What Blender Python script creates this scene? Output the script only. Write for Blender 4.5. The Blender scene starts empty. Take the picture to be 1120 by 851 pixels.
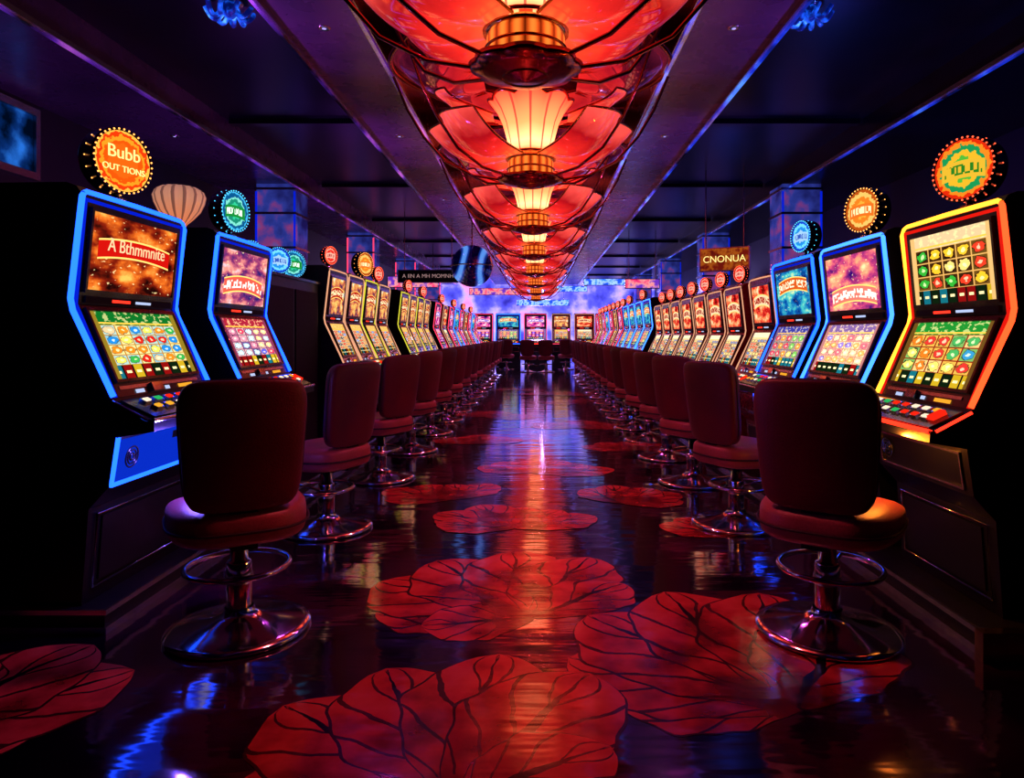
import bpy, math, random
from mathutils import Vector, Matrix
random.seed(7)
scene = bpy.context.scene
COL = scene.collection
pi = math.pi

# ------------------------------------------------------------------ mesh builder
class MB:
    def __init__(s):
        s.v=[]; s.f=[]; s.m=[]; s.uv=[]; s.s=[]; s.mats=[]; s.M=Matrix.Identity(4)
    def mi(s,mat):
        if mat not in s.mats: s.mats.append(mat)
        return s.mats.index(mat)
    def add(s,p):
        s.v.append(tuple(s.M@Vector(p))); return len(s.v)-1
    def face(s,pts,mat,uv=None,smooth=False):
        ids=[s.add(p) for p in pts]
        s.f.append(ids); s.m.append(s.mi(mat)); s.s.append(smooth)
        s.uv.append(uv if uv else [(0,0),(1,0),(1,1),(0,1)][:len(ids)] if len(ids)<=4 else [(0,0)]*len(ids))
    def grid(s,fn,nu,nv,mat,wrap=False,smooth=True):
        ids=[]
        cu = nu if wrap else nu+1
        for j in range(nv+1):
            ids.append([s.add(fn(i/nu,j/nv)) for i in range(cu)])
        k=s.mi(mat)
        for j in range(nv):
            for i in range(nu):
                a=ids[j][i]; b=ids[j][(i+1)%cu]; c=ids[j+1][(i+1)%cu]; d=ids[j+1][i]
                s.f.append([a,b,c,d]); s.m.append(k); s.s.append(smooth)
                s.uv.append([(i/nu,j/nv),((i+1)/nu,j/nv),((i+1)/nu,(j+1)/nv),(i/nu,(j+1)/nv)])
    def box(s,x0,x1,y0,y1,z0,z1,mat):
        P=[(x0,y0,z0),(x1,y0,z0),(x1,y1,z0),(x0,y1,z0),(x0,y0,z1),(x1,y0,z1),(x1,y1,z1),(x0,y1,z1)]
        for q in [(3,2,1,0),(4,5,6,7),(0,1,5,4),(2,3,7,6),(1,2,6,5),(3,0,4,7)]:
            s.face([P[i] for i in q],mat)
    def lathe(s,prof,n,mat,mod=None,c=(0,0),smooth=True):
        m=len(prof)-1
        def fn(u,v):
            k=int(round(v*m)); r,z=prof[k]; a=2*pi*u
            if mod: r,z=mod(r,z,a,v)
            return (c[0]+r*math.cos(a),c[1]+r*math.sin(a),z)
        s.grid(fn,n,m,mat,wrap=True,smooth=smooth)
    def tube(s,pts,r,n,mat,closed=False):
        P=[Vector(p) for p in pts]; L=len(P)
        T=[]
        for i in range(L):
            if closed: t=P[(i+1)%L]-P[i-1]
            else: t=P[min(i+1,L-1)]-P[max(i-1,0)]
            T.append(t.normalized())
        ref=Vector((0,0,1)) if abs(T[0].z)<.9 else Vector((0,1,0))
        nrm=(ref-T[0]*ref.dot(T[0])).normalized(); Ns=[]
        for t in T:
            nrm=(nrm-t*nrm.dot(t)).normalized(); Ns.append(nrm)
        if closed:
            P.append(P[0]);T.append(T[0]);Ns.append(Ns[0]);L+=1
        def fn(u,v):
            k=int(round(v*(L-1))); a=2*pi*u; b=T[k].cross(Ns[k])
            return tuple(P[k]+Ns[k]*(r*math.cos(a))+b*(r*math.sin(a)))
        s.grid(fn,n,L-1,mat,wrap=True)
    def sq(s,c,h,e1,e2,mat,nu=32,nv=16,warp=None):
        def pw(t,e): return math.copysign(abs(t)**e,t)
        def fn(u,v):
            a=2*pi*u; b=pi*(v-.5)
            x=h[0]*pw(math.cos(b),e1)*pw(math.cos(a),e2)
            y=h[1]*pw(math.cos(b),e1)*pw(math.sin(a),e2)
            z=h[2]*pw(math.sin(b),e1)
            if warp: x,y,z=warp(x,y,z)
            return (c[0]+x,c[1]+y,c[2]+z)
        s.grid(fn,nu,nv,mat,wrap=True)
    def prism(s,prof,y0,y1,mat):
        n=len(prof)
        for i in range(n):
            a=prof[i]; b=prof[(i+1)%n]
            s.face([(a[0],y0,a[1]),(a[0],y1,a[1]),(b[0],y1,b[1]),(b[0],y0,b[1])],mat)
        s.face([(p[0],y0,p[1]) for p in prof],mat)
        s.face([(p[0],y1,p[1]) for p in reversed(prof)],mat)
    def mesh(s,name):
        me=bpy.data.meshes.new(name)
        me.from_pydata(s.v,[],s.f)
        for m in s.mats: me.materials.append(m)
        me.polygons.foreach_set('material_index',s.m)
        me.polygons.foreach_set('use_smooth',s.s)
        uvl=me.uv_layers.new(name='UVMap')
        flat=[]
        for q in s.uv:
            for c in q: flat+=[c[0],c[1]]
        uvl.data.foreach_set('uv',flat)
        me.update()
        return me
def obj(name,me,loc=(0,0,0),rz=0,sc=1,parent=None,rot=None):
    o=bpy.data.objects.new(name,me); COL.objects.link(o)
    o.location=loc; o.rotation_euler=rot if rot else (0,0,rz)
    o.scale=(sc,sc,sc) if not isinstance(sc,tuple) else sc
    if parent: o.parent=parent
    return o

# ------------------------------------------------------------------ material helpers
class G:
    def __init__(s,name):
        s.mat=bpy.data.materials.new(name); s.mat.use_nodes=True
        s.t=s.mat.node_tree; s.t.nodes.clear()
        s.out=s.t.nodes.new('ShaderNodeOutputMaterial')
    def n(s,ty): return s.t.nodes.new(ty)
    def l(s,a,b):
        if isinstance(a,bpy.types.NodeSocket): s.t.links.new(a,b)
        else:
            if hasattr(b.default_value,'__len__') and isinstance(a,(tuple,list)) and len(a)==3 and len(b.default_value)==4: a=(*a,1)
            b.default_value=a
    def m(s,op,a,b=0.0,c=0.0):
        n=s.n('ShaderNodeMath'); n.operation=op
        s.l(a,n.inputs[0]); s.l(b,n.inputs[1])
        if op in('MULTIPLY_ADD',): s.l(c,n.inputs[2])
        return n.outputs[0]
    def mix(s,f,a,b):
        n=s.n('ShaderNodeMix'); n.data_type='RGBA'
        s.l(f,n.inputs[0]); s.l(a,n.inputs[6]); s.l(b,n.inputs[7]); return n.outputs[2]
    def gam(s,c,gm):
        n=s.n('ShaderNodeGamma'); s.l(c,n.inputs[0]); n.inputs[1].default_value=gm; return n.outputs[0]
    def uv(s):
        n=s.n('ShaderNodeUVMap'); n.uv_map='UVMap'
        q=s.n('ShaderNodeSeparateXYZ'); s.l(n.outputs[0],q.inputs[0])
        return q.outputs[0],q.outputs[1],n.outputs[0]
    def comb(s,x,y,z=0.0):
        n=s.n('ShaderNodeCombineXYZ'); s.l(x,n.inputs[0]); s.l(y,n.inputs[1]); s.l(z,n.inputs[2]); return n.outputs[0]
    def ramp(s,f,stops,const=False):
        n=s.n('ShaderNodeValToRGB'); cr=n.color_ramp
        if const: cr.interpolation='CONSTANT'
        while len(cr.elements)<len(stops): cr.elements.new(.5)
        for e,(p,c) in zip(cr.elements,stops):
            e.position=p; e.color=(*c,1)
        s.l(f,n.inputs[0]); return n.outputs[0]
    def noise(s,vec,scale,detail=3,out=0):
        n=s.n('ShaderNodeTexNoise'); n.inputs['Scale'].default_value=scale; n.inputs['Detail'].default_value=detail
        if vec is not None: s.l(vec,n.inputs['Vector'])
        return n.outputs[out]
    def wn(s,vec,out=0):
        n=s.n('ShaderNodeTexWhiteNoise'); n.noise_dimensions='3D'; s.l(vec,n.inputs[0]); return n.outputs[out]
    def emit(s,c,st):
        e=s.n('ShaderNodeEmission'); s.l(c,e.inputs[0]); s.l(st,e.inputs[1]); s.l(e.outputs[0],s.out.inputs[0])
        return s.mat
    def prin(s,base,rough=.5,metal=0.,emis=None,es=0.,coat=0.,bump=None,bs=.1,spec=.5,sheen=0,ior=1.5,gloss=None):
        p=s.n('ShaderNodeBsdfPrincipled')
        s.l(base,p.inputs['Base Color']); s.l(rough,p.inputs['Roughness']); s.l(metal,p.inputs['Metallic'])
        p.inputs['Coat Weight'].default_value=coat; p.inputs['Coat Roughness'].default_value=.06
        p.inputs['Specular IOR Level'].default_value=spec; p.inputs['IOR'].default_value=ior
        if sheen: p.inputs['Sheen Weight'].default_value=sheen
        if emis is not None: s.l(emis,p.inputs['Emission Color']); s.l(es,p.inputs['Emission Strength'])
        b=None
        if bump is not None:
            b=s.n('ShaderNodeBump'); b.inputs['Strength'].default_value=bs; b.inputs['Distance'].default_value=.02
            s.l(bump,b.inputs['Height']); s.l(b.outputs[0],p.inputs['Normal'])
        if gloss:
            gl=s.n('ShaderNodeBsdfGlossy'); s.l(gloss[1],gl.inputs['Color']); s.l(rough,gl.inputs['Roughness'])
            if b: s.l(b.outputs[0],gl.inputs['Normal'])
            mx=s.n('ShaderNodeMixShader'); s.l(gloss[0],mx.inputs[0]); s.l(p.outputs[0],mx.inputs[1]); s.l(gl.outputs[0],mx.inputs[2])
            s.l(mx.outputs[0],s.out.inputs[0])
        else: s.l(p.outputs[0],s.out.inputs[0])
        return s.mat
    def obco(s):
        n=s.n('ShaderNodeTexCoord'); return n.outputs['Object']
def simple(name,c,rough=.5,metal=0.,nz=.15,scale=30,**k):
    g=G(name); f=g.noise(g.obco(),scale)
    col=g.mix(f,tuple(x*(1-nz) for x in c),tuple(min(1,x*(1+nz)) for x in c))
    r=g.m('MULTIPLY_ADD',f,.12,max(0,rough-.06))
    return g.prin(col,r,metal,**k)
def neon(name,c,st):
    g=G(name); return g.emit(c,st)
GM=1.35
def screen_mat(name,cols,rows,pal,cellbg,frame,head,seed,st):
    g=G(name); u,v,uvv=g.uv()
    iu=g.m('MULTIPLY',g.m('SUBTRACT',u,.06),cols/.88); iv=g.m('MULTIPLY',g.m('SUBTRACT',v,.2),rows/.6)
    cu=g.m('FLOOR',iu); cv=g.m('FLOOR',iv)
    rnd=g.wn(g.comb(cu,cv,float(seed)))
    n=len(pal); sym=g.ramp(rnd,[(i/n,pal[i]) for i in range(n)],True)
    rnd2=g.wn(g.comb(cv,cu,float(seed)+3.3))
    bg=g.ramp(rnd2,[(i/len(cellbg),cellbg[i]) for i in range(len(cellbg))],True)
    fu=g.m('ABSOLUTE',g.m('SUBTRACT',g.m('FRACT',iu),.5)); fv=g.m('ABSOLUTE',g.m('SUBTRACT',g.m('FRACT',iv),.5))
    d=g.m('SQRT',g.m('ADD',g.m('MULTIPLY',fu,fu),g.m('MULTIPLY',fv,fv)))
    d2=g.m('ADD',d,g.m('MULTIPLY',g.m('SUBTRACT',g.noise(uvv,20,1),.5),.40))
    c=g.mix(g.m('LESS_THAN',d2,.40),bg,g.mix(.7,bg,(.02,.01,.02)))
    c=g.mix(g.m('LESS_THAN',d2,.35),c,sym)
    c=g.mix(g.m('LESS_THAN',d2,.13),c,g.mix(.6,sym,(1,.95,.7)))
    c=g.mix(g.m('GREATER_THAN',g.m('MAXIMUM',fu,fv),.455),c,frame)
    hn=g.m('GREATER_THAN',g.noise(uvv,16,2),.55)
    hd=g.mix(hn,head,g.mix(.5,head,(1,.85,.5)))
    hd=g.mix(g.m('LESS_THAN',g.m('ABSOLUTE',g.m('SUBTRACT',v,.83)),.012),hd,(.9,.6,.15))
    bot=g.ramp(g.wn(g.comb(g.m('FLOOR',g.m('MULTIPLY',u,9)),0.0,float(seed))),[(0,(.02,.05,.02)),(.35,(.6,.45,.05)),(.55,(.03,.25,.3)),(.75,(.35,.02,.02))],True)
    bu=g.m('ABSOLUTE',g.m('SUBTRACT',g.m('FRACT',g.m('MULTIPLY',u,9)),.5))
    bot=g.mix(g.m('GREATER_THAN',bu,.42),bot,(.03,.02,.02))
    bot=g.mix(g.m('MULTIPLY',g.m('LESS_THAN',g.m('ABSOLUTE',g.m('SUBTRACT',v,.10)),.02),g.m('LESS_THAN',bu,.25)),bot,(.9,.8,.5))
    c=g.mix(g.m('GREATER_THAN',v,.8),c,hd); c=g.mix(g.m('LESS_THAN',v,.2),c,bot)
    side=g.m('GREATER_THAN',g.m('ABSOLUTE',g.m('SUBTRACT',u,.5)),.44)
    c=g.mix(side,c,g.mix(.35,frame,head))
    return g.emit(g.gam(c,GM),st)
def marquee_mat(name,pal,banner,btxt,seed,st,bw=.13,curve=.5,bc=.62):
    g=G(name); u,v,uvv=g.uv()
    off=g.n('ShaderNodeVectorMath'); off.operation='ADD'; g.l(uvv,off.inputs[0]); off.inputs[1].default_value=(seed*1.7,seed*.6,0)
    f=g.noise(off.outputs[0],4,5)
    f=g.m('ADD',g.m('MULTIPLY',g.m('SUBTRACT',f,.5),2.6),.45)
    n=len(pal); c=g.ramp(f,[(i/(n-1),pal[i]) for i in range(n)])
    sp=g.m('GREATER_THAN',g.noise(off.outputs[0],18,2),.66); c=g.mix(g.m('MULTIPLY',sp,.7),c,(1,.85,.5))
    du=g.m('SUBTRACT',u,.5); y=g.m('ADD',g.m('SUBTRACT',v,bc),g.m('MULTIPLY',g.m('MULTIPLY',du,du),curve))
    ay=g.m('ABSOLUTE',y); ins=g.m('LESS_THAN',g.m('ABSOLUTE',du),.42)
    bm=g.m('MULTIPLY',g.m('LESS_THAN',ay,bw),ins)
    c=g.mix(g.m('MULTIPLY',g.m('LESS_THAN',ay,bw+.025),ins),c,(1,.75,.3))
    c=g.mix(bm,c,banner)
    if btxt:
        t=g.m('GREATER_THAN',g.wn(g.comb(g.m('FLOOR',g.m('MULTIPLY',u,36)),g.m('FLOOR',g.m('MULTIPLY',y,22)),float(seed))),.45)
        c=g.mix(g.m('MULTIPLY',g.m('MULTIPLY',t,g.m('LESS_THAN',ay,bw*.62)),ins),c,btxt)
    return g.emit(g.gam(c,GM),st)
def topper_mat(name,rings,band,txt,seed,st):
    g=G(name); u,v,uvv=g.uv()
    a=g.m('SUBTRACT',u,.5); b=g.m('SUBTRACT',v,.5)
    r=g.m('MULTIPLY',g.m('SQRT',g.m('ADD',g.m('MULTIPLY',a,a),g.m('MULTIPLY',b,b))),2)
    r2=g.m('ADD',r,g.m('MULTIPLY',g.m('SUBTRACT',g.noise(uvv,9,4),.5),.45))
    c=g.ramp(r2,rings,True)
    ab=g.m('ABSOLUTE',g.m('ADD',b,g.m('MULTIPLY',g.m('MULTIPLY',a,a),.35)))
    inb=g.m('MULTIPLY',g.m('LESS_THAN',ab,.15),g.m('LESS_THAN',g.m('ABSOLUTE',a),.37))
    if txt:
        c=g.mix(inb,c,band)
        st2=g.m('GREATER_THAN',g.wn(g.comb(g.m('FLOOR',g.m('MULTIPLY',u,34)),g.m('FLOOR',g.m('MULTIPLY',v,9)),float(seed))),.42)
        t=g.m('MULTIPLY',st2,g.m('MULTIPLY',g.m('LESS_THAN',ab,.085),g.m('LESS_THAN',g.m('ABSOLUTE',a),.32)))
        c=g.mix(t,c,txt)
    return g.emit(g.gam(c,GM),st)

# ------------------------------------------------------------------ materials
M_body=simple('black_gloss_cabinet',(.005,.005,.009),.35,coat=.06)
M_bodyred=simple('red_cabinet',(.30,.008,.015),.28,coat=.4)
M_dark=simple('matte_black',(.003,.003,.004),.7)
M_bez=simple('bezel_black',(.02,.02,.025),.25,coat=.4)
M_chrome=simple('chrome',(.78,.78,.82),.12,1.0)
M_steel=simple('brushed_steel',(.6,.58,.6),.24,1.0)
M_gold=simple('brass',(.65,.34,.12),.22,1.0)
M_copper=simple('copper_red_metal',(.45,.10,.06),.2,1.0)
def fabric(name,c):
    g=G(name); f=g.noise(g.obco(),140,4); f2=g.noise(g.obco(),6,2)
    col=g.mix(g.m('MULTIPLY',f,f2),tuple(x*.5 for x in c),tuple(x*1.5 for x in c))
    return g.prin(col,.42,bump=f,bs=.12,sheen=.06,spec=.5)
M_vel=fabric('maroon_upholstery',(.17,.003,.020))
M_vel_lit=fabric('maroon_upholstery_lit',(.46,.08,.10))  # lighter copy for the seat, machine glow put into the colour
M_seam=simple('seam_piping',(.03,.003,.008),.6)

BLUE=neon('neon_blue',(.012,.085,1.0),4.4); BLUEd=neon('neon_blue_soft',(.003,.03,1.0),.65)
CYAN=neon('neon_cyan',(.04,.17,1.0),3.8); PANEL=neon('neon_panel_blue',(.006,.06,.9),.65)
YEL=neon('neon_amber',(1.0,.33,.03),3.2); RED=neon('neon_red',(1.0,.03,.012),3.4); REDd=neon('neon_red_soft',(1.0,.02,.01),.8); ORG=neon('neon_orange_red',(1.0,.06,.015),3.6)
WARM=neon('edge_light_warm',(1.0,.50,.30),.85); YG=neon('edge_light_lime',(.75,.7,.06),1.1); PINK=neon('edge_light_pink',(1,.06,.15),1.5)
BULB=neon('bulb_warm',(1,.40,.10),2.4); BULBR=neon('bulb_red',(1,.12,.05),2.2); BULBC=neon('bulb_cyan',(.1,.6,1),1.8); LED=neon('led_red',(1,.04,.02),2)
BW=neon('button_white',(1,.8,.6),1.1); BR=neon('button_red',(1,.03,.01),1.0); BY=neon('button_yellow',(1,.45,.04),1.0); BG=neon('button_green',(.05,.7,.2),.7); LBL=neon('label_white',(.6,.7,1),.9)

S={}
S['L1']=screen_mat('screen_art_treasure',6,4,[(.9,.35,.04),(.05,.35,.7),(.7,.05,.03),(.95,.75,.2),(.1,.5,.15),(.8,.6,.4)],[(.5,.65,.6),(.75,.7,.4),(.35,.55,.6)],(.55,.3,.05),(.02,.25,.06),1,1.5)
S['L2']=screen_mat('screen_art_pearls',5,4,[(.9,.1,.2),(.95,.7,.4),(.2,.2,.8),(.9,.4,.5),(.6,.8,.9)],[(.55,.25,.35),(.7,.5,.5),(.3,.2,.4)],(.25,.1,.2),(.45,.05,.1),2,1.6)
S['R1']=screen_mat('screen_art_coins',5,3,[(.9,.3,.05),(.7,.1,.08),(.95,.75,.25),(.15,.5,.2),(.1,.4,.6)],[(.75,.5,.15),(.3,.5,.2),(.8,.6,.3)],(.35,.04,.02),(.05,.35,.08),3,1.5)
S['R1u']=screen_mat('screen_art_coins_upper',5,3,[(.95,.6,.08),(.1,.5,.1),(.8,.12,.06),(.9,.7,.3)],[(.12,.06,.02),(.25,.15,.04)],(.75,.5,.2),(.75,.6,.4),4,1.4)
S['R2']=screen_mat('screen_art_sunset',6,4,[(1,.5,.2),(.9,.25,.3),(.95,.8,.5),(.4,.3,.7)],[(.85,.55,.4),(.7,.4,.4),(.9,.7,.5)],(.6,.3,.2),(.3,.2,.4),5,1.7)
S['R3']=screen_mat('screen_art_fruit',5,3,[(1,.4,.1),(.3,.6,.2),(.95,.8,.3),(.8,.1,.2)],[(.5,.4,.3),(.6,.5,.4)],(.3,.2,.3),(.1,.1,.4),6,1.6)
S['red']=screen_mat('screen_art_reels',5,6,[(.85,.1,.05),(.9,.7,.3),(.15,.1,.1),(.2,.3,.6)],[(.9,.75,.55),(.8,.6,.4)],(.15,.02,.02),(.9,.75,.6),7,1.35)
S['yel']=screen_mat('screen_art_gold_reels',3,6,[(.9,.4,.1),(.8,.1,.05),(.1,.1,.2),(.3,.4,.8)],[(.95,.8,.55),(.9,.7,.5)],(.25,.1,.05),(.9,.55,.2),8,1.25)
S['pink']=screen_mat('screen_art_pink',4,4,[(.95,.3,.4),(.4,.2,.9),(1,.7,.5),(.9,.9,.9)],[(.5,.1,.3),(.2,.1,.4)],(.2,.02,.1),(.8,.3,.5),9,1.6)
Q={}
Q['L1']=marquee_mat('marquee_art_wagon',[(.05,.01,.01),(.35,.05,.02),(.75,.25,.05),(.95,.6,.2)],(.65,.03,.02),None,1,1.3,bw=.11,curve=.35,bc=.6)
Q['L2']=marquee_mat('marquee_art_palace',[(.03,.04,.25),(.4,.10,.25),(.8,.4,.35),(.7,.75,.9)],(.75,.2,.15),(.95,.85,.8),2,1.4,bc=.4)
Q['R2']=marquee_mat('marquee_art_dusk',[(.1,.02,.25),(.6,.12,.3),(.95,.45,.3),(1,.8,.5)],(.8,.3,.25),(1,.9,.8),3,1.35,bc=.3)
Q['R3']=marquee_mat('marquee_art_sea',[(.01,.05,.25),(.02,.22,.5),(.15,.6,.6),(.8,.8,.5)],(.7,.2,.05),(1,.9,.7),4,1.3,bc=.7)
Q['red']=marquee_mat('marquee_art_red',[(.3,.01,.01),(.7,.05,.05),(.9,.4,.2),(.95,.8,.6)],(.85,.7,.5),(.5,.03,.02),5,1.25)
Q['yel']=marquee_mat('marquee_art_yellow',[(.1,.05,.2),(.7,.25,.15),(.9,.65,.25),(.8,.8,.8)],(.6,.05,.03),(1,.9,.6),6,1.15)
Q['pink']=marquee_mat('marquee_art_magenta',[(.05,.01,.2),(.6,.05,.4),(.9,.4,.5),(.9,.9,.95)],(.2,.1,.6),(1,.8,.9),7,1.4)
T={}
T['orange']=topper_mat('topper_face_orange',[(0,(.95,.25,.03)),(.55,(.95,.2,.02)),(.7,(1,.45,.06)),(.82,(.85,.12,.02)),(.92,(1,.6,.15))],(.85,.12,.02),None,1,1.2)
T['teal']=topper_mat('topper_face_teal',[(0,(.10,.7,.45)),(.4,(.05,.4,.3)),(.62,(.35,.8,.7)),(.75,(.02,.2,.4)),(.9,(.15,.6,.85))],(.04,.4,.12),(.9,1,.9),2,1.15)
T['multi']=topper_mat('topper_face_multi',[(0,(.2,.6,.12)),(.4,(.9,.6,.08)),(.62,(.05,.45,.2)),(.78,(.95,.4,.06)),(.9,(.8,.08,.02))],(.85,.6,.1),(.08,.35,.06),3,1.1)
T['gold']=topper_mat('topper_face_gold',[(0,(.9,.55,.12)),(.4,(.95,.35,.06)),(.65,(.9,.65,.25)),(.85,(.6,.18,.03))],(.9,.3,.06),(1,.9,.6),4,1.15)
T['cyan']=topper_mat('topper_face_cyan',[(0,(.5,.7,.9)),(.4,(.06,.4,.8)),(.65,(.3,.75,1)),(.85,(.03,.15,.7))],(.5,.7,.9),(.1,.2,.6),5,1.15)
T['red']=topper_mat('topper_face_red',[(0,(.95,.4,.3)),(.4,(.9,.08,.06)),(.7,(.95,.5,.4)),(.85,(.7,.04,.04))],(.9,.6,.5),(.6,.05,.05),6,1.1)

# ------------------------------------------------------------------ slot machine
def seg(mb,p0,p1,t0,t1,y0,y1,off,mat):
    d=Vector((p1[0]-p0[0],p1[1]-p0[1])); n=Vector((-d.y,d.x)).normalized()
    if n.x<0: n=-n
    a=Vector(p0)+d*t0+n*off; b=Vector(p0)+d*t1+n*off
    mb.face([(b.x,y0,b.y),(b.x,y1,b.y),(a.x,y1,a.y),(a.x,y0,a.y)],mat,[(0,0),(1,0),(1,1),(0,1)])
def segbox(mb,p0,p1,t0,t1,y0,y1,o0,o1,mat):
    d=Vector((p1[0]-p0[0],p1[1]-p0[1])); n=Vector((-d.y,d.x)).normalized()
    if n.x<0: n=-n
    a=Vector(p0)+d*t0; b=Vector(p0)+d*t1
    prof=[tuple(a+n*o0),tuple(a+n*o1),tuple(b+n*o1),tuple(b+n*o0)]
    mb.prism(prof,y0,y1,mat)
def frame(mb,p0,p1,t0,t1,y0,y1,wd,o,mat):
    L=(Vector(p1)-Vector(p0)).length; dt=wd/L
    segbox(mb,p0,p1,t0-dt,t0,y0-wd,y1+wd,0,o,mat); segbox(mb,p0,p1,t1,t1+dt,y0-wd,y1+wd,0,o,mat)
    segbox(mb,p0,p1,t0,t1,y0-wd,y0,0,o,mat); segbox(mb,p0,p1,t0,t1,y1,y1+wd,0,o,mat)
def machine(name,w,upper,lower,edge,edge2=None,etop=None,body=None,halo=None,panel=None,deckneon=None,trim=None,r=.012):
    body=body or M_body; edge2=edge2 or edge; etop=etop or edge; mb=MB(); h=w/2; trim=trim or M_bez
    A=(0,1.82);B=(-.045,1.36);C=(.13,.95);D=(.30,.87);E=(.305,.825);F=(.15,.80);Gp=(.12,.60);H=(.03,.50);I=(.0,.10)
    mb.prism([(-.52,.10),(-.52,1.86),(-.06,1.865),(-.02,1.85),A,B,C,D,E,F,Gp,H,I],-h,h,body)
    for sy in(-1,1):
        y=sy*h
        pts=[(C[0]+.004,y,C[1]+.02),(.05,y,1.15),(B[0]+.01,y,B[1]-.03),(B[0],y,B[1]+.02),(-.02,y,1.6),(A[0]+.002,y,A[1]-.03),(A[0]-.002,y-.012*sy,A[1])]
        mb.tube(pts,r,8,edge if sy<0 else edge2)
    mb.tube([(A[0]-.002,-h+.012,A[1]),(A[0]-.005,-h+.04,A[1]+.012),(A[0]-.006,0,A[1]+.016),(A[0]-.005,h-.04,A[1]+.012),(A[0]-.002,h-.012,A[1])],r,8,etop)
    if halo:
        for sy in(-1,1):
            y0,y1=(-h+.014,-h+.040) if sy<0 else (h-.040,h-.014)
            seg(mb,A,B,.03,1,y0,y1,.004,halo); seg(mb,B,C,0,.97,y0,y1,.004,halo)  # emissive strips beside the tubes put in their halo glow
        seg(mb,A,B,.03,.065,-h+.02,h-.02,.004,halo)
    k=h-.075
    seg(mb,A,B,.06,.985,-h+.045,h-.045,.003,trim); seg(mb,B,C,.02,.97,-h+.045,h-.045,.003,trim)
    frame(mb,A,B,.13,.86,-k,k,.014,.016,M_bez)
    seg(mb,A,B,.13,.86,-k,k,.008,upper)
    segbox(mb,A,B,.92,.985,-k,k,.003,.012,M_dark)
    seg(mb,A,B,.94,.968,-.16,-.02,.014,LED); seg(mb,A,B,.94,.968,.02,.15,.014,LBL)
    frame(mb,B,C,.08,.80,-k,k,.014,.016,M_bez)
    seg(mb,B,C,.08,.80,-k,k,.008,lower)
    seg(mb,B,C,.865,.90,-k,k*.95,.006,M_steel)
    seg(mb,B,C,.915,.955,-k*.7,-k*.5,.006,LBL); seg(mb,B,C,.915,.955,.0,k*.12,.006,LBL); seg(mb,B,C,.915,.955,k*.35,k*.75,.006,BY)
    segbox(mb,B,C,.87,.96,-k*.35,-k*.1,.003,.02,M_chrome)
    segbox(mb,C,D,.08,.92,-h+.03,h-.03,0,.010,M_bez)
    cols=[BW,BR,BY,BG,BW,BY,BR,BW]
    for j,t in enumerate((.22,.52)):
        for i in range(7):
            yy=-k*.8+i*k*1.6/6
            segbox(mb,C,D,t,t+.17,yy-.026,yy+.026,.01,.022,M_chrome)
            segbox(mb,C,D,t+.03,t+.14,yy-.019,yy+.019,.022,.027,cols[(i*3+j*2)%8])
    segbox(mb,C,D,.3,.65,k*.88,k*1.0,.01,.03,BR)
    mb.tube([(D[0],-h,D[1]),(D[0],h,D[1])],.010,8,deckneon or M_chrome)
    mb.tube([(C[0],-h,C[1]),(D[0]-.02,-h,D[1]+.0)],.007,8,deckneon or M_chrome)
    mb.tube([(C[0],h,C[1]),(D[0]-.02,h,D[1]+.0)],.007,8,deckneon or M_chrome)
    if panel:
        seg(mb,F,Gp,.06,.95,-h+.015,h-.015,.003,panel[0])
        mb.tube([(.155,-h,.80),(.125,-h,.60),(.125,h,.60),(.155,h,.80)],r*.8,8,panel[1])
        seg(mb,F,Gp,.15,.32,.02,h-.06,.006,M_dark)
        for i in range(3): mb.tube([(.158,h-.28+.03*i,.78-.045*i),(.152,h-.16,.74-.04*i),(.147,h-.05,.71-.035*i)],.006,6,LBL)
    else:
        frame(mb,F,Gp,.15,.85,-h+.06,h-.06,.01,.008,M_steel)
    def ring(rad,tr,yc,zc,xc,mat):
        pts=[(xc+ .15*rad*math.sin(a),yc+rad*math.cos(a),zc+rad*math.sin(a)) for a in [2*pi*i/20 for i in range(20)]]
        mb.tube(pts,tr,6,mat,closed=True)
    ring(.045,.004,-h+.12,.70,.140,M_bez); ring(.030,.004,-h+.12,.70,.140,M_bez); ring(.014,.005,-h+.12,.70,.140,M_bez)
    mb.tube([(.035,-h+.05,.47),(.012,-h+.05,.16),(.012,h-.05,.16),(.035,h-.05,.47)],.006,6,M_chrome,closed=True)
    segbox(mb,H,I,.12,.8,-h+.09,h-.09,.0,.008,M_body)
    mb.lathe([(.07,1.86),(.06,1.872),(.0,1.875)],16,M_chrome,c=(-.12,0))
    return mb.mesh(name)
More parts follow.
